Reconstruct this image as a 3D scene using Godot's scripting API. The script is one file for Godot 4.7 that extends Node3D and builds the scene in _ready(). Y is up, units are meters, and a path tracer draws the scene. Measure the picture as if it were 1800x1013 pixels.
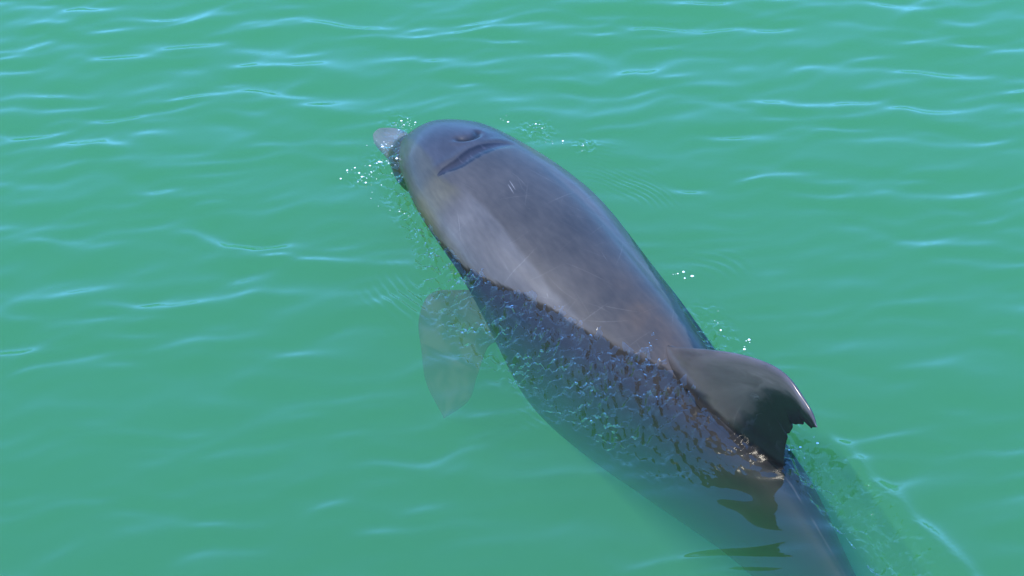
extends Node3D

const TAIL_END := 2.12
# stations along the back: distance from the snout, x, z, height of the back, half width, body depth
var spine_stations := [
	[0.0, -.290, -.642, -.085, .016, .024], [.04, -.268, -.608, -.064, .033, .045], [.10, -.230, -.550, -.040, .042, .075],
	[.130, -.201, -.508, .008, .064, .14], [.17, -.169, -.466, .052, .085, .20], [.24, -.126, -.406, .080, .112, .26],
	[.34, -.074, -.329, .089, .138, .30], [.46, -.006, -.230, .092, .157, .33], [.62, .082, -.095, .085, .169, .35],
	[.78, .170, .037, .063, .170, .36], [.92, .240, .145, .043, .152, .34], [1.06, .311, .252, .024, .124, .31],
	[1.30, .445, .455, -.012, .085, .24], [1.50, .530, .620, -.07, .055, .19], [1.75, .640, .845, -.14, .032, .13],
	[2.0, .750, 1.08, -.22, .018, .07], [2.12, .80, 1.19, -.25, .008, .03]]
var swell_noise := FastNoiseLite.new()
var chop_noise := FastNoiseLite.new()
var wave_kx := PackedFloat32Array()
var wave_kz := PackedFloat32Array()
var wave_amp := PackedFloat32Array()
var wave_phase := PackedFloat32Array()
var side_table := PackedFloat32Array()   # lateral place of the spine for each step along the straight axis
var edge_table := PackedFloat32Array()   # half width of the dry back there
const AXIS_FROM := Vector2(-.304, -.592)
const AXIS := Vector2(.5452, .8383)
const ACROSS := Vector2(.8383, -.5452)
const TABLE_STEP := 0.01


func _ready() -> void:
	build_view()
	build_sea()
	build_dolphin()
	build_splash_glints()


func build_view() -> void:
	var camera := Camera3D.new()
	camera.name = "camera"
	add_child(camera)
	camera.fov = 19.0
	camera.look_at_from_position(Vector3(0, 2.0569, 2.4513), Vector3.ZERO, Vector3.UP)
	camera.near = 0.05
	camera.far = 2000.0
	camera.current = true
	var sky_material := ProceduralSkyMaterial.new()
	sky_material.sky_top_color = Color(0.31, 0.51, 0.79)
	sky_material.sky_horizon_color = Color(0.44, 0.71, 0.97)
	sky_material.sky_curve = 0.16
	sky_material.sky_energy_multiplier = 1.68
	sky_material.ground_bottom_color = Color(0.15, 0.35, 0.32)
	sky_material.ground_horizon_color = Color(0.6, 0.78, 0.85)
	sky_material.sun_angle_max = 12.0
	var sky := Sky.new()
	sky.sky_material = sky_material
	var e := Environment.new()
	e.background_mode = Environment.BG_SKY
	e.sky = sky
	e.tonemap_mode = Environment.TONE_MAPPER_LINEAR
	e.tonemap_exposure = 1.13
	e.sdfgi_enabled = true
	e.ssao_enabled = true
	e.ssil_enabled = true
	e.volumetric_fog_enabled = true
	e.volumetric_fog_density = 0.0
	var around := WorldEnvironment.new()
	around.name = "daylight"
	around.environment = e
	add_child(around)
	var sun := DirectionalLight3D.new()
	sun.name = "sun"
	sun.light_energy = 1.6
	sun.light_color = Color(1.0, 0.965, 0.90)
	sun.light_angular_distance = 0.5
	sun.shadow_enabled = true
	add_child(sun)
	sun.look_at_from_position(Vector3(-0.62, 1.2, 0.34), Vector3.ZERO, Vector3.UP)


# ---------------------------------------------------------------- helpers

func smooth_through(xs: Array, ys: Array, x: float) -> float:
	var last := xs.size() - 1
	var i := 0
	while i < last - 1 and x > xs[i + 1]:
		i += 1
	var h: float = xs[i + 1] - xs[i]
	var t: float = clampf((x - xs[i]) / h, 0.0, 1.0)
	var m0: float = (ys[i + 1] - ys[maxi(i - 1, 0)]) / (xs[i + 1] - xs[maxi(i - 1, 0)])
	var j := mini(i + 2, last)
	var m1: float = (ys[j] - ys[i]) / (xs[j] - xs[i])
	var t2 := t * t
	var t3 := t2 * t
	return (2 * t3 - 3 * t2 + 1) * ys[i] + (t3 - 2 * t2 + t) * h * m0 + (-2 * t3 + 3 * t2) * ys[i + 1] + (t3 - t2) * h * m1


func upper_part(s: float) -> float:
	# the widest line lies high on the head and shoulders
	return 1.0 - 0.46 * smoothstep(.12, .24, s) * (1.0 - smoothstep(.5, .8, s))


func column(n: int) -> Array:
	return spine_stations.map(func(r): return r[n])


func along(points: Array, t: float) -> Vector3:
	var xs := range(points.size())
	var f := t * (points.size() - 1)
	return Vector3(smooth_through(xs, points.map(func(p): return p.x), f), smooth_through(xs, points.map(func(p): return p.y), f), smooth_through(xs, points.map(func(p): return p.z), f))


func bump(x: float, middle: float, width: float) -> float:
	var d := (x - middle) / width
	return exp(-d * d)


func grid_mesh(points: PackedVector3Array, uvs: PackedVector2Array, across: int, rows: int, flip: bool) -> ArrayMesh:
	# rows of «across» points, with smooth normals from the neighbours
	var normals := PackedVector3Array()
	normals.resize(points.size())
	var index := PackedInt32Array()
	index.resize((across - 1) * (rows - 1) * 6)
	var n := 0
	for r in rows:
		for c in across:
			var i := r * across + c
			var dx := points[i + 1 if c < across - 1 else i] - points[i - 1 if c > 0 else i]
			var dz := points[i + across if r < rows - 1 else i] - points[i - across if r > 0 else i]
			if points[r * across].is_equal_approx(points[r * across + across - 1]) and (c == 0 or c == across - 1):
				dx = points[r * across + 1] - points[r * across + across - 2]
			var v := dz.cross(dx).normalized()
			normals[i] = -v if flip else v
			if r < rows - 1 and c < across - 1:
				var four := [i, i + 1, i + across + 1, i, i + across + 1, i + across] if not flip else [i, i + across + 1, i + 1, i, i + across, i + across + 1]
				for k in 6:
					index[n + k] = four[k]
				n += 6
	var a := []
	a.resize(Mesh.ARRAY_MAX)
	a[Mesh.ARRAY_VERTEX] = points
	a[Mesh.ARRAY_NORMAL] = normals
	if uvs.size():
		a[Mesh.ARRAY_TEX_UV] = uvs
	a[Mesh.ARRAY_INDEX] = index
	var mesh := ArrayMesh.new()
	mesh.add_surface_from_arrays(Mesh.PRIMITIVE_TRIANGLES, a)
	return mesh


func put(called: String, mesh: Mesh, material: Material, parent: Node) -> MeshInstance3D:
	var o := MeshInstance3D.new()
	o.name = called
	o.mesh = mesh
	o.material_override = material
	o.cast_shadow = GeometryInstance3D.SHADOW_CASTING_SETTING_ON
	parent.add_child(o, true)
	return o


# ---------------------------------------------------------------- the sea

func prepare_waves() -> void:
	var rng := RandomNumberGenerator.new()
	rng.seed = 71
	swell_noise.seed = 5
	swell_noise.frequency = 2.2
	swell_noise.fractal_octaves = 2
	chop_noise.seed = 9
	chop_noise.frequency = 58.0
	chop_noise.fractal_octaves = 3
	for i in 48:
		var long := i < 12
		var f := float(i) / 11.0 if long else float(i - 12) / 35.0
		var length := (0.75 * pow(0.30, f) if long else 0.17 * pow(0.24, f)) * rng.randf_range(0.92, 1.08)
		var heading := rng.randfn(0.16, 0.38 if long else 0.28)
		var k := TAU / length
		wave_kx.append(k * sin(heading))
		wave_kz.append(k * cos(heading))
		wave_amp.append(length * (0.0026 if long else 0.0066 - 0.0018 * f) * rng.randf_range(0.7, 1.25))
		wave_phase.append(rng.randf() * TAU)
	var s0 := column(0)
	var px := column(1)
	var pz := column(2)
	var top := column(3)
	var half := column(4)
	var deep := column(5)
	for i in 260:
		var u := -0.3 + i * TABLE_STEP
		var s := clampf(u, 0.0, TAIL_END)
		var p := Vector2(smooth_through(s0, px, s), smooth_through(s0, pz, s)) - AXIS_FROM
		side_table.append(p.dot(ACROSS))
		var t := smooth_through(s0, top, s)
		var h := upper_part(s) * smooth_through(s0, deep, s) / 2.0
		var w := smooth_through(s0, half, s)
		var c := (h - t) / h
		edge_table.append(w * sqrt(maxf(0.0, 1.0 - c * c)) if absf(c) < 1.0 and u > 0.0 else 0.0)


func sea_height(x: float, z: float) -> float:
	var away := sqrt(x * x + z * z)
	if away > 30.0:
		return 0.0
	var warp := swell_noise.get_noise_2d(x, z)
	var warp2 := swell_noise.get_noise_2d(x + 37.0, z * 1.4 - 11.0)
	var wx := x + 0.05 * warp
	var wz := z + 0.035 * warp2
	var rel := Vector2(x, z) - AXIS_FROM
	var u := rel.dot(AXIS)
	var calm := 1.0
	var own := 0.0
	if u > -0.5 and u < 2.2 and away < 2.5:
		var at := clampi(int((u + 0.3) / TABLE_STEP), 0, side_table.size() - 1)
		var d := rel.dot(ACROSS) - side_table[at]     # to the right of the animal's midline is positive
		var edge := edge_table[at]
		var inside := smoothstep(-0.12, 0.05, u)
		# the water lies smoother along both flanks
		calm = 1.0 - 0.5 * inside * (1.0 - 0.8 * smoothstep(1.1, 1.4, u)) * exp(-pow(maxf(absf(d) - edge - 0.04, 0.0) / 0.14, 2.0))
		if d < 0.0:
			var off := -d - edge
			# it stands a little higher along the near flank, then falls off in a rim with fine ripples behind it
			var piled := smoothstep(0.45, 0.75, u) * (1.0 - smoothstep(1.0, 1.26, u))
			own += 0.024 * piled * exp(-pow(maxf(off, 0.0) / 0.075, 2.0))
			var rim := bump(off, 0.165 + 0.02 * sin(u * 9.0), 0.05) * smoothstep(0.42, 0.6, u) * (1.0 - smoothstep(0.95, 1.1, u))
			own += rim * 0.0015 * clampf(0.4 + 2.0 * warp2, 0.0, 1.0) * sin((off + 0.03 * warp) * TAU / 0.0155)
			own += rim * 0.009
			# churned water against the flank
			var churn := smoothstep(0.20, 0.50, u) * (1.0 - smoothstep(1.05, 1.30, u)) * (1.0 - smoothstep(0.03 + 0.09 * smoothstep(0.4, 0.8, u), 0.06 + 0.14 * smoothstep(0.4, 0.8, u), off))
			churn = maxf(churn, 0.75 * smoothstep(0.02, 0.12, u) * (1.0 - smoothstep(0.35, 0.5, u)) * (1.0 - smoothstep(0.02, 0.07, off)))
			if churn > 0.001:
				var patch := swell_noise.get_noise_2d(x * 5.0, z * 5.0)
				var coarse := chop_noise.get_noise_2d(x * 0.42 + 3.0, z * 0.42)
				own += churn * (0.013 * chop_noise.get_noise_2d(x, z) * clampf(0.75 + 1.6 * patch, 0.15, 1.5) + 0.017 * coarse)
		else:
			var off := d - edge
			# thin feathered ripples that trail off the far flank
			var feather := bump(off, 0.11 + 0.10 * maxf(u - 0.45, 0.0), 0.055) * smoothstep(0.25, 0.55, u) * (1.0 - smoothstep(1.0, 1.3, u))
			own += feather * (0.0010 * clampf(warp2 * 3.0, 0.0, 1.0) * sin((off * 0.8 - u * 0.25 + 0.06 * warp) * TAU / (0.016 + 0.006 * warp)) + 0.005 * (0.5 + warp))
			var churn := smoothstep(0.85, 1.0, u) * (1.0 - smoothstep(1.6, 1.8, u)) * (1.0 - smoothstep(0.02 + 0.03 * smoothstep(1.15, 1.4, u), 0.08 + 0.05 * smoothstep(1.15, 1.4, u), off))
			own += churn * (0.005 * chop_noise.get_noise_2d(x, z) + 0.016 * chop_noise.get_noise_2d(x * 0.42, z * 0.42 + 5.0))
			# trough and ridge that the fin leaves behind
			var wake := smoothstep(1.22, 1.32, u) * (1.0 - smoothstep(1.9, 2.2, u))
			own += wake * (0.012 * bump(off, 0.10 + 0.05 * (u - 1.3), 0.025) - 0.010 * bump(off, 0.05, 0.03))
	if z < -0.15 and z > -0.8 and absf(x) < 0.5:
		var stir := 0.0
		for spot: Vector3 in [Vector3(-.305, -.345, .02), Vector3(-.255, -.41, .03), Vector3(-.235, -.54, .02), Vector3(.05, -.51, .03), Vector3(.15, -.45, .02)]:
			var gap := ((x - spot.x) * (x - spot.x) + (z - spot.y) * (z - spot.y)) / (spot.z * spot.z)
			if gap < 6.0:
				stir += exp(-gap)
		if stir > 0.01:
			own += 0.012 * stir * chop_noise.get_noise_2d(x + 9.0, z)
	calm *= 1.0 + 0.7 * exp(-pow((x + 0.13) / 0.12, 2.0) - pow((z + 0.02) / 0.14, 2.0)) + 1.1 * exp(-pow((x - 0.42) / 0.13, 2.0) - pow((z - 0.58) / 0.14, 2.0))
	var sum := 0.0
	for i in wave_kx.size():
		sum += wave_amp[i] * sin(wave_kx[i] * wx + wave_kz[i] * wz + wave_phase[i])
	var fade := 1.0 - smoothstep(8.0, 30.0, away)
	return (sum * calm * (0.85 + 0.5 * warp) + 0.004 * warp) * fade + own


func lines(from: float, to: float, step: float, reach: float) -> PackedFloat32Array:
	var inner := PackedFloat32Array()
	var n := int(round((to - from) / step))
	for i in n + 1:
		inner.append(from + (to - from) * i / n)
	var out := PackedFloat32Array()
	var low := PackedFloat32Array()
	var d := step
	var at := from
	while at > -reach:
		d *= 1.09
		at -= d
		low.append(at)
	low.reverse()
	out.append_array(low)
	out.append_array(inner)
	d = step
	at = to
	while at < reach:
		d *= 1.09
		at += d
		out.append(at)
	return out


func build_sea() -> void:
	prepare_waves()
	var xs := lines(-1.3, 1.3, 0.0029, 600.0)
	var zs := lines(-1.2, 0.8, 0.0029, 600.0)
	var points := PackedVector3Array()
	points.resize(xs.size() * zs.size())
	var n := 0
	for z in zs:
		for x in xs:
			points[n] = Vector3(x, sea_height(x, z), z)
			n += 1
	var surface := StandardMaterial3D.new()
	surface.resource_name = "sea_water"
	surface.transparency = BaseMaterial3D.TRANSPARENCY_ALPHA
	surface.albedo_color = Color(1, 1, 1, 0.0)
	surface.roughness = 0.0
	surface.metallic_specular = 0.5
	var sea := put("sea", grid_mesh(points, PackedVector2Array(), xs.size(), zs.size(), false), surface, self)
	sea.set_meta("kind", "structure")
	sea.set_meta("label", "rippled green sea surface around the dolphin")
	# the cloudy green water itself, from just under the surface down to the bottom
	var murk := FogVolume.new()
	murk.name = "sea_water"
	murk.size = Vector3(1100, 4.0, 1100)
	murk.position = Vector3(0, -2.006, 0)
	murk.shape = RenderingServer.FOG_VOLUME_SHAPE_BOX
	var body := FogMaterial.new()
	body.resource_name = "cloudy_sea_water"
	body.albedo = Color(0.475, 0.965, 0.572)
	body.density = 1.15
	murk.material = body
	add_child(murk, true)
	murk.set_meta("kind", "structure")
	murk.set_meta("label", "cloudy green sea water under the surface")
	var sand := StandardMaterial3D.new()
	sand.albedo_color = Color(0.55, 0.55, 0.42)
	sand.roughness = 0.9
	var ground := PlaneMesh.new()
	ground.size = Vector2(1300, 1300)
	var bed := put("seabed", ground, sand, self)
	bed.position.y = -4.1
	bed.set_meta("kind", "structure")
	bed.set_meta("label", "sandy sea bottom far below the surface")


# ---------------------------------------------------------------- the dolphin

var skin_bytes := PackedByteArray()


func skin_image() -> ImageTexture:
	var w := 2048
	var h := 1024
	var s0 := column(0)
	var top := column(3)
	var deep := column(5)
	var soft := FastNoiseLite.new()
	soft.seed = 3
	soft.frequency = 0.006
	soft.fractal_octaves = 4
	var fine := FastNoiseLite.new()
	fine.seed = 17
	fine.frequency = 0.06
	fine.fractal_octaves = 3
	var light := PackedFloat32Array()
	light.resize(w * h)
	# pale tooth rakes and scratches, drawn into a layer of their own
	var rng := RandomNumberGenerator.new()
	rng.seed = 23
	for k in 340:
		var s := rng.randf_range(0.44, 1.9)
		var a := rng.randfn(0.0, 45.0)
		var turn := rng.randf_range(-PI, PI)
		if k % 3 == 0:
			turn = rng.randfn(0.5, 0.25)
		var length := rng.randf_range(8.0, 110.0)
		var strength := rng.randf_range(0.02, 0.11) * pow(rng.randf(), 0.7)
		var bend := rng.randfn(0.0, 0.006)
		var px := s / TAIL_END * w
		var py := (a / 360.0 + 0.5) * h
		for step in int(length):
			px += cos(turn)
			py += sin(turn)
			turn += bend
			if px > 1 and px < w - 1 and py > 1 and py < h - 1:
				var at := int(py) * w + int(px)
				var tip := sin(PI * step / length)
				light[at] = maxf(light[at], strength * tip)
				light[at + 1] = maxf(light[at + 1], strength * tip * 0.5)
	# two plain short scars behind the head fold, and a few single pale nicks
	for scar in [[0.476, 0.505, -3.5, -5.5], [0.483, 0.512, -6.5, -8.5]]:
		for step in 40:
			var f := step / 39.0
			var at := int((lerpf(scar[2], scar[3], f) / 360.0 + 0.5) * h) * w + int(lerpf(scar[0], scar[1], f) / TAIL_END * w)
			for k in [0, 1, w]:
				light[at + k] = maxf(light[at + k], 0.28 * sin(PI * (f * 0.9 + 0.05)))
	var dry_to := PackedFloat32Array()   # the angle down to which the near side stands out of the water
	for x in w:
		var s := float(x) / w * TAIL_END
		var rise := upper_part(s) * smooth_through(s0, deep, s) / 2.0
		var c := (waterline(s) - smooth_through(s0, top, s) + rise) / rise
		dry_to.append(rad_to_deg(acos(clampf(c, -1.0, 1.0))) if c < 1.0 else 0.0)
	var bytes := PackedByteArray()
	bytes.resize(w * h * 3)
	var n := 0
	for y in h:
		var a := (float(y) / h - 0.5) * 360.0
		for x in w:
			var s := float(x) / w * TAIL_END
			var big := soft.get_noise_2d(x, y * 1.0)
			var small := fine.get_noise_2d(x * 0.35, y)
			var side := absf(a)
			# dark cape over the back, paler flank below a soft-edged line, pale belly
			var line := 31.0 + 3.0 * big
			var flank := smoothstep(line - 1.5, line + 3.0, side) * smoothstep(0.40, 0.50, s) * (1.0 - smoothstep(0.85, 1.1, s))
			flank = maxf(flank, 0.7 * smoothstep(line + 4.0, line + 26.0, side) * smoothstep(0.28, 0.40, s) * (1.0 - smoothstep(0.85, 1.2, s)))
			var belly := smoothstep(115.0, 150.0, side)
			var head := 1.0 - smoothstep(0.32, 0.37, s)
			var r := 0.246 + 0.060 * flank + 0.22 * belly - 0.042 * head
			var g := 0.229 + 0.064 * flank + 0.22 * belly - 0.024 * head
			var b := 0.213 + 0.070 * flank + 0.20 * belly + 0.014 * head
			# brownish bloom towards the fin
			var brown := bump(s, 0.93, 0.16) * bump(a, 4.0, 24.0) * (0.6 + 0.8 * big)
			r += 0.035 * brown
			b -= 0.035 * brown
			# grey-brown cheek at the waterline
			var cheek := smoothstep(36.0, 44.0, side + 6.0 * big) * smoothstep(0.12, 0.2, s) * (1.0 - smoothstep(0.40, 0.46, s))
			r += 0.03 * cheek
			g += 0.028 * cheek
			b -= 0.015 * cheek
			var beak := 1.0 - smoothstep(0.09, 0.12, s)
			r += 0.20 * beak
			g += 0.175 * beak
			b += 0.165 * beak
			var tone := 1.0 + 0.18 * big + 0.09 * small
			# the dark transverse fold behind the blowhole
			var fold_at := 0.358 + 0.000012 * (a - 4.0) * (a - 4.0) * (1.0 if a < 4.0 else 0.4) - 0.0
			fold_at -= 0.03 * smoothstep(-18.0, -46.0, a)
			var reach := maxf(0.0, 1.0 - pow((a + 7.0) / 38.0, 2.0))
			var fold := (1.0 - smoothstep(0.65, 1.05, absf(s - fold_at + 0.002 * small) / (0.002 + 0.019 * reach))) * smoothstep(0.0, 0.15, reach)
			var inner := absf(s - fold_at) / (0.002 + 0.019 * reach)
			tone *= 1.0 - fold * (1.0 - 0.5 * smoothstep(4.0, 26.0, a)) * (0.30 + 0.26 * smoothstep(0.2, 0.75, inner))
			# the dark slit of the blowhole
			var slit := sqrt(pow((s - 0.286) / 0.026, 2.0) + pow((a - 5.0) / 12.0, 2.0))
			tone *= 1.0 - 0.5 * bump(slit, 0.92, 0.20) * smoothstep(-0.1, 0.6, (s - 0.286) / 0.026)
			b *= 1.0 + 0.20 * fold
			# skin below the waterline is darker than the skin above it
			var submerged := smoothstep(-1.0, 2.5, side - dry_to[x] + 3.0 * small)
			submerged *= smoothstep(0.18, 0.30, s)
			tone *= 1.0 - 0.62 * submerged * (1.0 - 0.6 * belly)
			b *= 1.0 - 0.06 * submerged
			var pale: float = light[n / 3] * (0.6 + 0.8 * absf(small))
			if fold > 0.4 and a < 12.0:
				pale += 0.045 * smoothstep(0.25, 0.45, small)
			bytes[n] = int(clampf(r * tone + pale, 0.0, 1.0) * 255.0)
			bytes[n + 1] = int(clampf(g * tone + pale, 0.0, 1.0) * 255.0)
			bytes[n + 2] = int(clampf(b * tone + pale, 0.0, 1.0) * 255.0)
			n += 3
	skin_bytes = bytes
	return ImageTexture.create_from_image(Image.create_from_data(w, h, false, Image.FORMAT_RGB8, bytes))


func waterline(s: float) -> float:
	return 0.024 * smoothstep(0.45, 0.75, s) * (1.0 - smoothstep(1.0, 1.26, s))


func sheen_image() -> ImageTexture:
	# only skin that is out of the water has the sheen of a wet surface in air
	var s0 := column(0)
	var top := column(3)
	var deep := column(5)
	var w := 512
	var h := 256
	var im := Image.create_empty(w, h, false, Image.FORMAT_R8)
	for x in w:
		var s := float(x) / w * TAIL_END
		var rise := upper_part(s) * smooth_through(s0, deep, s) / 2.0
		var t := smooth_through(s0, top, s)
		var piled := waterline(s)
		for y in h:
			var a := (float(y) / h - 0.5) * TAU
			var high := t - rise + cos(a) * rise - (piled if a < 0.0 else -0.004)
			var dry := smoothstep(-0.003, 0.003, high)
			im.set_pixel(x, y, Color(dry, dry, dry))
	return ImageTexture.create_from_image(im)


func wet(m: StandardMaterial3D) -> StandardMaterial3D:
	m.roughness = 0.6
	m.metallic_specular = 0.25
	m.clearcoat_enabled = true
	m.clearcoat = 0.55
	m.clearcoat_roughness = 0.2
	return m


var station_s := 0.0
var station_at := Vector3.ZERO
var station_right := Vector3.RIGHT
var station_top := 0.0
var station_half := 0.0
var station_rise := 0.0
var station_drop := 0.0


func body_station(s: float, closed := false) -> void:
	var s0 := column(0)
	var px := column(1)
	var pz := column(2)
	station_s = s
	station_at = Vector3(smooth_through(s0, px, s), 0, smooth_through(s0, pz, s))
	var front := maxf(s - 0.02, 0.0)
	var rear := minf(s + 0.02, TAIL_END)
	var aft := Vector3(smooth_through(s0, px, rear) - smooth_through(s0, px, front), 0, smooth_through(s0, pz, rear) - smooth_through(s0, pz, front)).normalized()
	station_right = Vector3(aft.z, 0, -aft.x)
	station_top = smooth_through(s0, column(3), s)
	station_half = 0.0005 if closed else smooth_through(s0, column(4), s)
	var depth := 0.001 if closed else smooth_through(s0, column(5), s)
	station_rise = depth / 2.0 * upper_part(s)
	station_drop = depth - station_rise


func body_point(degrees: float) -> Vector3:
	var rad := deg_to_rad(degrees)
	# behind the fin the tail stock rises to a keel
	var keel := smoothstep(1.15, 1.6, station_s)
	var out := sin(rad) * station_half * (1.0 - 0.35 * keel * maxf(cos(rad), 0.0))
	# the throat and chest draw in below the widest line
	out *= 1.0 - 0.45 * smoothstep(92.0, 128.0, absf(degrees)) * smoothstep(0.13, 0.22, station_s) * (1.0 - smoothstep(0.45, 0.75, station_s))
	return station_at + station_right * out + Vector3(0, station_top - station_rise + cos(rad) * (station_rise if cos(rad) > 0.0 else station_drop), 0)


func build_dolphin() -> void:
	var dolphin := Node3D.new()
	dolphin.name = "dolphin"
	dolphin.set_meta("label", "grey dolphin swimming away at the surface, back and dorsal fin out of green water")
	dolphin.set_meta("category", "dolphin")
	add_child(dolphin, true)
	var rows := 520
	var across := 181
	var points := PackedVector3Array()
	var uvs := PackedVector2Array()
	for r in rows:
		var s := TAIL_END * r / (rows - 1)
		body_station(s, r == 0 or r == rows - 1)
		for c in across:
			var a := (float(c) / (across - 1) - 0.5) * 360.0
			var rad := deg_to_rad(a)
			var p := body_point(a)
			var normal := (station_right * sin(rad) / maxf(station_half, 0.001) + Vector3(0, cos(rad) / maxf(station_rise, 0.001), 0)).normalized()
			var lift := 0.0
			# blowhole: a crescent pit open to the front with a plug in it, on a raised mound
			var bs := (s - 0.286) / 0.026
			var ba := (a - 5.0) / 12.0
			var ring := sqrt(bs * bs + ba * ba)
			lift += 0.0030 * exp(-ring * ring * 0.45)
			lift -= 0.0060 * bump(ring, 0.92, 0.26) * smoothstep(-0.15, 0.55, bs)
			lift += 0.0012 * bump(ring, 1.45, 0.25) * smoothstep(0.0, 0.6, bs)
			# the fold behind it: a groove with a raised lip
			var fold_at := 0.358 + 0.000012 * (a - 4.0) * (a - 4.0) * (1.0 if a < 4.0 else 0.4)
			fold_at -= 0.03 * smoothstep(-18.0, -46.0, a)
			var span := smoothstep(-48.0, -34.0, a) * (1.0 - smoothstep(22.0, 38.0, a))
			lift -= 0.0030 * bump(s, fold_at, 0.013) * span
			lift += 0.0012 * bump(s, fold_at - 0.022, 0.010) * span
			# the melon's edge above the beak
			lift -= 0.004 * bump(s, 0.125, 0.012) * (0.5 + 0.5 * cos(rad))
			# gentle hollow along the cape line
			lift -= 0.0015 * bump(absf(a), 33.0, 6.0) * smoothstep(0.42, 0.55, s) * (1.0 - smoothstep(0.8, 1.0, s))
			points.append(p + normal * lift)
			uvs.append(Vector2(s / TAIL_END, a / 360.0 + 0.5))
	var skin := StandardMaterial3D.new()
	skin.resource_name = "wet_dolphin_skin"
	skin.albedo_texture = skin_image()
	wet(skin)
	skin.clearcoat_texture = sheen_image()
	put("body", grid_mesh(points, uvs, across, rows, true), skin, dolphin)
	build_fin(dolphin)
	build_flippers(dolphin)


func blade(lead: Callable, trail: Callable, side: Callable, thick: Callable, chord: int, span: int, flip: bool) -> ArrayMesh:
	# a closed lens-shaped blade: each row runs up one face from the front edge to the rear one and back along the other
	var points := PackedVector3Array()
	var uvs := PackedVector2Array()
	for r in span:
		var w := float(r) / (span - 1)
		var a: Vector3 = lead.call(w)
		var b: Vector3 = trail.call(w)
		for c in 2 * chord - 1:
			var k := c if c < chord else 2 * chord - 2 - c
			var t := 0.5 - 0.5 * cos(PI * k / (chord - 1))
			var which := 1.0 if c < chord else -1.0
			var p := a.lerp(b, t)
			points.append(p + side.call(t, w) * (which * thick.call(t, w)))
			uvs.append(Vector2(t, w))
	return grid_mesh(points, uvs, 2 * chord - 1, span, flip)


func fin_image(sheen: Image) -> ImageTexture:
	var w := 512
	var h := 512
	var soft := FastNoiseLite.new()
	soft.seed = 8
	soft.frequency = 0.009
	soft.fractal_octaves = 4
	soft.domain_warp_enabled = true
	soft.domain_warp_amplitude = 40.0
	soft.domain_warp_frequency = 0.006
	var streak := FastNoiseLite.new()
	streak.seed = 12
	streak.frequency = 0.03
	streak.fractal_octaves = 3
	var bytes := PackedByteArray()
	bytes.resize(w * h * 3)
	var n := 0
	for y in h:
		var v := float(y) / h
		for x in w:
			var t := float(x) / w
			var big := soft.get_noise_2d(x, y)
			var line := streak.get_noise_2d(x * 0.35 + y * 0.10 + 30.0 * big, y * 0.10)
			# the outer and rear part is darker than the grey root
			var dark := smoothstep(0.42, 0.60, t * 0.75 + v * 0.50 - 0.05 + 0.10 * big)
			var edge := 1.0 - smoothstep(0.03, 0.13, t)
			var s := lerpf(0.99, 1.325, t)
			var at := 3 * (int((0.5 + (1.0 - minf(v / 0.4, 1.0)) * 16.0 / 360.0) * 1024.0) * 2048 + int(s / TAIL_END * 2048.0))
			var c := Color(skin_bytes[at] / 255.0, skin_bytes[at + 1] / 255.0, skin_bytes[at + 2] / 255.0)
			c = c.lerp(Color(0.268, 0.252, 0.250), smoothstep(0.05, 0.35, v))
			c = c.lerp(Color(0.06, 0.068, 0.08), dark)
			c = c.lerp(Color(0.31, 0.28, 0.30), edge * 0.7 * smoothstep(0.1, 0.4, v))
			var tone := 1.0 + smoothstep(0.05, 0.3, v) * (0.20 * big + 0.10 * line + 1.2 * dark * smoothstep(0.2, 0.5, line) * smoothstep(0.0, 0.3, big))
			tone *= 1.0 - 0.40 * (1.0 - sheen.get_pixel(mini(int(t * sheen.get_width()), sheen.get_width() - 1), mini(int(v * sheen.get_height()), sheen.get_height() - 1)).r)
			bytes[n] = int(clampf(c.r * tone, 0, 1) * 255)
			bytes[n + 1] = int(clampf(c.g * tone, 0, 1) * 255)
			bytes[n + 2] = int(clampf(c.b * tone, 0, 1) * 255)
			n += 3
	return ImageTexture.create_from_image(Image.create_from_data(w, h, false, Image.FORMAT_RGB8, bytes))


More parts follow.
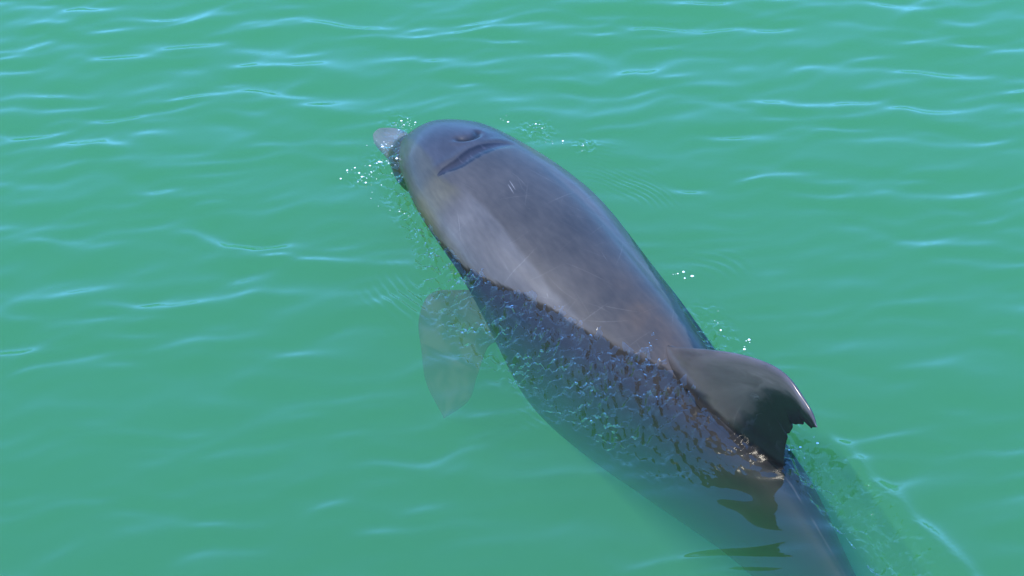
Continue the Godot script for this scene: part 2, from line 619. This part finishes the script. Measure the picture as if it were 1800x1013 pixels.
func build_fin(dolphin: Node3D) -> void:
	var from := Vector3(.285, .028, .228)
	var back := Vector3(.5810, 0, .8139)
	var right := Vector3(.8139, 0, -.5810)
	# outline in the fin's own plane: distance back from the front of its root, and height
	var lead_at := [-0.05, 0.004, 0.072, 0.153, 0.205, 0.262, 0.306, 0.336, 0.352]
	var lead_up := [-0.03, 0.016, 0.073, 0.129, 0.153, 0.163, 0.152, 0.141, 0.124]
	var trail_at := [0.300, 0.284, 0.281, 0.282, 0.287, 0.298, 0.318, 0.328, 0.336]
	var trail_up := [-0.11, -0.03, 0.004, 0.030, 0.055, 0.080, 0.105, 0.110, 0.112]
	var lead := func(w: float) -> Vector3:
		var f := w * 8.0
		var xs := range(9)
		return from + back * smooth_through(xs, lead_at, f) + Vector3(0, smooth_through(xs, lead_up, f), 0) + right * (-0.012 * smoothstep(0.5, 1.0, w))
	var trail := func(w: float) -> Vector3:
		var f := w * 8.0
		var xs := range(9)
		var nick := 0.007 * bump(w, 0.60, 0.02) + 0.016 * bump(w, 0.80, 0.03) - 0.005 * bump(w, 0.70, 0.03) + 0.004 * bump(w, 0.45, 0.015) - 0.008 * bump(w, 0.93, 0.04)
		return from + back * (smooth_through(xs, trail_at, f) - nick) + Vector3(0, smooth_through(xs, trail_up, f), 0) + right * (-0.012 * smoothstep(0.5, 1.0, w))
	var chord := 60
	var span := 150
	var points := PackedVector3Array()
	var uvs := PackedVector2Array()
	var stations := []
	for k in chord:
		var t := 0.5 - 0.5 * cos(PI * k / (chord - 1))
		body_station(lerpf(0.99, 1.325, t))
		var spread := 19.0 * pow(maxf(sin(PI * t), 0.0), 0.6)
		stations.append([body_point(-spread) + Vector3(0, 0.0004, 0), body_point(spread) + Vector3(0, 0.0004, 0), body_point(0.0) + Vector3(0, 0.0004, 0)])
	for r in span:
		var w := float(r) / (span - 1)
		var a: Vector3 = lead.call(w)
		var b: Vector3 = trail.call(w)
		for c in 2 * chord - 1:
			var k := c if c < chord else 2 * chord - 2 - c
			var t := 0.5 - 0.5 * cos(PI * k / (chord - 1))
			var which := 1.0 if c < chord else -1.0
			var foil := pow(t, 0.55) * pow(1.0 - t, 0.9) * 2.0
			var p := a.lerp(b, t) + right * (which * foil * (0.0175 * pow(1.0 - w, 0.6) + 0.001))
			# the root spreads out and runs smoothly into the back
			var root: Vector3 = stations[k][1 if which > 0.0 else 0]
			var free := smoothstep(0.0, lerpf(0.60, 0.20, smoothstep(0.10, 0.55, t)), w)
			var inward := smoothstep(0.0, 0.30, w)
			var q := root.lerp(stations[k][2], inward * 0.75)
			q.y += 0.04 * w * foil
			points.append(q.lerp(p, free))
			uvs.append(Vector2(t, w))
	var skin := StandardMaterial3D.new()
	skin.resource_name = "wet_fin_skin"
	wet(skin)
	# only the part that stands out of the water has a sheen
	var sheen := Image.create_empty(chord, span, false, Image.FORMAT_R8)
	for r in span:
		for k in chord:
			var t := 0.5 - 0.5 * cos(PI * k / (chord - 1))
			var x := clampi(int(t * chord), 0, chord - 1)
			var dry := smoothstep(0.0, 0.01, points[r * (2 * chord - 1) + 2 * chord - 2 - k].y - waterline(lerpf(0.99, 1.325, t)))
			for fill in range(x, mini(x + 4, chord)):
				sheen.set_pixel(fill, r, Color(dry, dry, dry))
	skin.clearcoat_texture = ImageTexture.create_from_image(sheen)
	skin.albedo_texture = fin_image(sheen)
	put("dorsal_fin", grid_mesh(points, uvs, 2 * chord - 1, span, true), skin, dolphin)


func build_flippers(dolphin: Node3D) -> void:
	var skin := StandardMaterial3D.new()
	skin.resource_name = "pale_flipper_skin"
	skin.albedo_color = Color(1.0, 1.0, 1.0)
	skin.roughness = 0.8
	skin.metallic_specular = 0.1
	var blotches := FastNoiseLite.new()
	blotches.seed = 31
	blotches.frequency = 0.010
	blotches.fractal_octaves = 3
	var tones := Gradient.new()
	tones.set_color(0, Color(0.225, 0.21, 0.21))
	tones.set_color(1, Color(0.315, 0.29, 0.285))
	tones.set_offset(0, 0.30)
	tones.set_offset(1, 0.66)
	var mottle := NoiseTexture2D.new()
	mottle.width = 256
	mottle.height = 256
	mottle.noise = blotches
	mottle.color_ramp = tones
	skin.albedo_texture = mottle
	skin.uv1_scale = Vector3(0.6, 1.6, 1.0)
	var lead_points := [Vector3(-0.010, -0.060, -0.060), Vector3(-0.100, -0.136, -0.155), Vector3(-0.165, -0.192, -0.211), Vector3(-0.190, -0.250, -0.198), Vector3(-0.184, -0.297, -0.152), Vector3(-0.174, -0.343, -0.107), Vector3(-0.140, -0.390, -0.060)]
	var trail_points := [Vector3(0.030, -0.119, 0.019), Vector3(-0.020, -0.160, -0.030), Vector3(-0.045, -0.217, -0.081), Vector3(-0.058, -0.260, -0.090), Vector3(-0.072, -0.307, -0.082), Vector3(-0.088, -0.353, -0.066), Vector3(-0.137, -0.392, -0.056)]
	var thick := func(t: float, w: float) -> float:
		return pow(t, 0.55) * pow(1.0 - t, 0.9) * 2.0 * (0.015 * (1.0 - w) + 0.003) + 0.0003
	for mirror in [false, true]:
		var across_body := func(p: Vector3) -> Vector3:
			if not mirror:
				return p
			# the far flipper is the near one reflected in the upright plane through the spine
			var rel := Vector2(p.x, p.z) - Vector2(.078, -.095)
			var r := rel - 2.0 * rel.dot(ACROSS) * ACROSS + Vector2(.078, -.095)
			return Vector3(r.x, p.y, r.y)
		var lead := func(w: float) -> Vector3: return across_body.call(along(lead_points, w))
		var trail := func(w: float) -> Vector3: return across_body.call(along(trail_points, w))
		var up := func(_t: float, _w: float) -> Vector3: return Vector3(0.25, 0.95, 0.15).normalized() if not mirror else Vector3(-0.25, 0.95, 0.15).normalized()
		put("flipper", blade(lead, trail, up, thick, 24, 50, mirror), skin, dolphin)
	# the tail flukes, below the lower edge of the picture
	var tail := Vector3(.765, -.235, 1.11)
	for way: float in [-1.0, 1.0]:
		var out := Vector3(ACROSS.x, 0, ACROSS.y) * way
		var aft := Vector3(.43, -.12, .89)
		var lead := func(w: float) -> Vector3: return tail + out * (0.27 * w) + aft * (0.16 * w * w + 0.03 * w - 0.02)
		var trail := func(w: float) -> Vector3: return tail + out * (0.27 * w) + aft * (0.15 - 0.04 * sin(PI * w) + 0.022 * w)
		var up := func(_t: float, _w: float) -> Vector3: return Vector3.UP
		var thin := func(t: float, w: float) -> float: return pow(t, 0.55) * pow(1.0 - t, 0.9) * 2.0 * (0.012 * (1.0 - w) + 0.002)
		var dark := StandardMaterial3D.new()
		dark.albedo_color = Color(0.30, 0.285, 0.31)
		put("fluke", blade(lead, trail, up, thin, 24, 40, way > 0.0), wet(dark), dolphin)


# ---------------------------------------------------------------- sun glints on the splashes, built as white beads

func build_splash_glints() -> void:
	var rng := RandomNumberGenerator.new()
	rng.seed = 41
	var ball := SphereMesh.new()
	ball.radius = 1.0
	ball.height = 2.0
	ball.radial_segments = 10
	ball.rings = 5
	var glint := StandardMaterial3D.new()  # white colour stands in for sun glints on the stirred water
	glint.resource_name = "white_glint"
	glint.albedo_color = Color(0.95, 0.97, 0.97)
	glint.roughness = 0.15
	ball.material = glint
	# x, z, spread, how many
	var spots := [[-.222, -.535, .018, 20], [-.25, -.40, .03, 18], [-.305, -.345, .03, 16], [-.275, -.37, .04, 12], [-.285, -.31, .05, 8], [-.265, -.46, .02, 10], [-.235, -.23, .03, 6],
		[-.02, -.55, .012, 4], [.04, -.52, .025, 6], [.09, -.48, .03, 6], [.15, -.45, .015, 7], [.33, -.03, .025, 7], [.38, .09, .02, 4], [.42, .16, .015, 6], [.50, .42, .03, 8]]
	var places: Array[Transform3D] = []
	for spot in spots:
		for k in spot[3]:
			var x: float = spot[0] + rng.randfn(0.0, spot[2] * 0.6)
			var z: float = spot[1] + rng.randfn(0.0, spot[2] * 0.6)
			var size := 0.0005 + 0.0019 * pow(rng.randf(), 4.0)
			var y := sea_height(x, z) + size * rng.randf_range(0.2, 0.9)
			places.append(Transform3D(Basis.from_scale(Vector3(size * rng.randf_range(0.8, 1.7), size * 0.8, size)), Vector3(x, y, z)))
	var many := MultiMesh.new()
	many.transform_format = MultiMesh.TRANSFORM_3D
	many.mesh = ball
	many.instance_count = places.size()
	for i in places.size():
		many.set_instance_transform(i, places[i])
	var o := MultiMeshInstance3D.new()
	o.name = "splash_glints"
	o.multimesh = many
	add_child(o, true)
	o.set_meta("kind", "stuff")
	o.set_meta("label", "white beads standing in for sun glints on splashed water around the dolphin's head and back")
	o.set_meta("category", "glint")
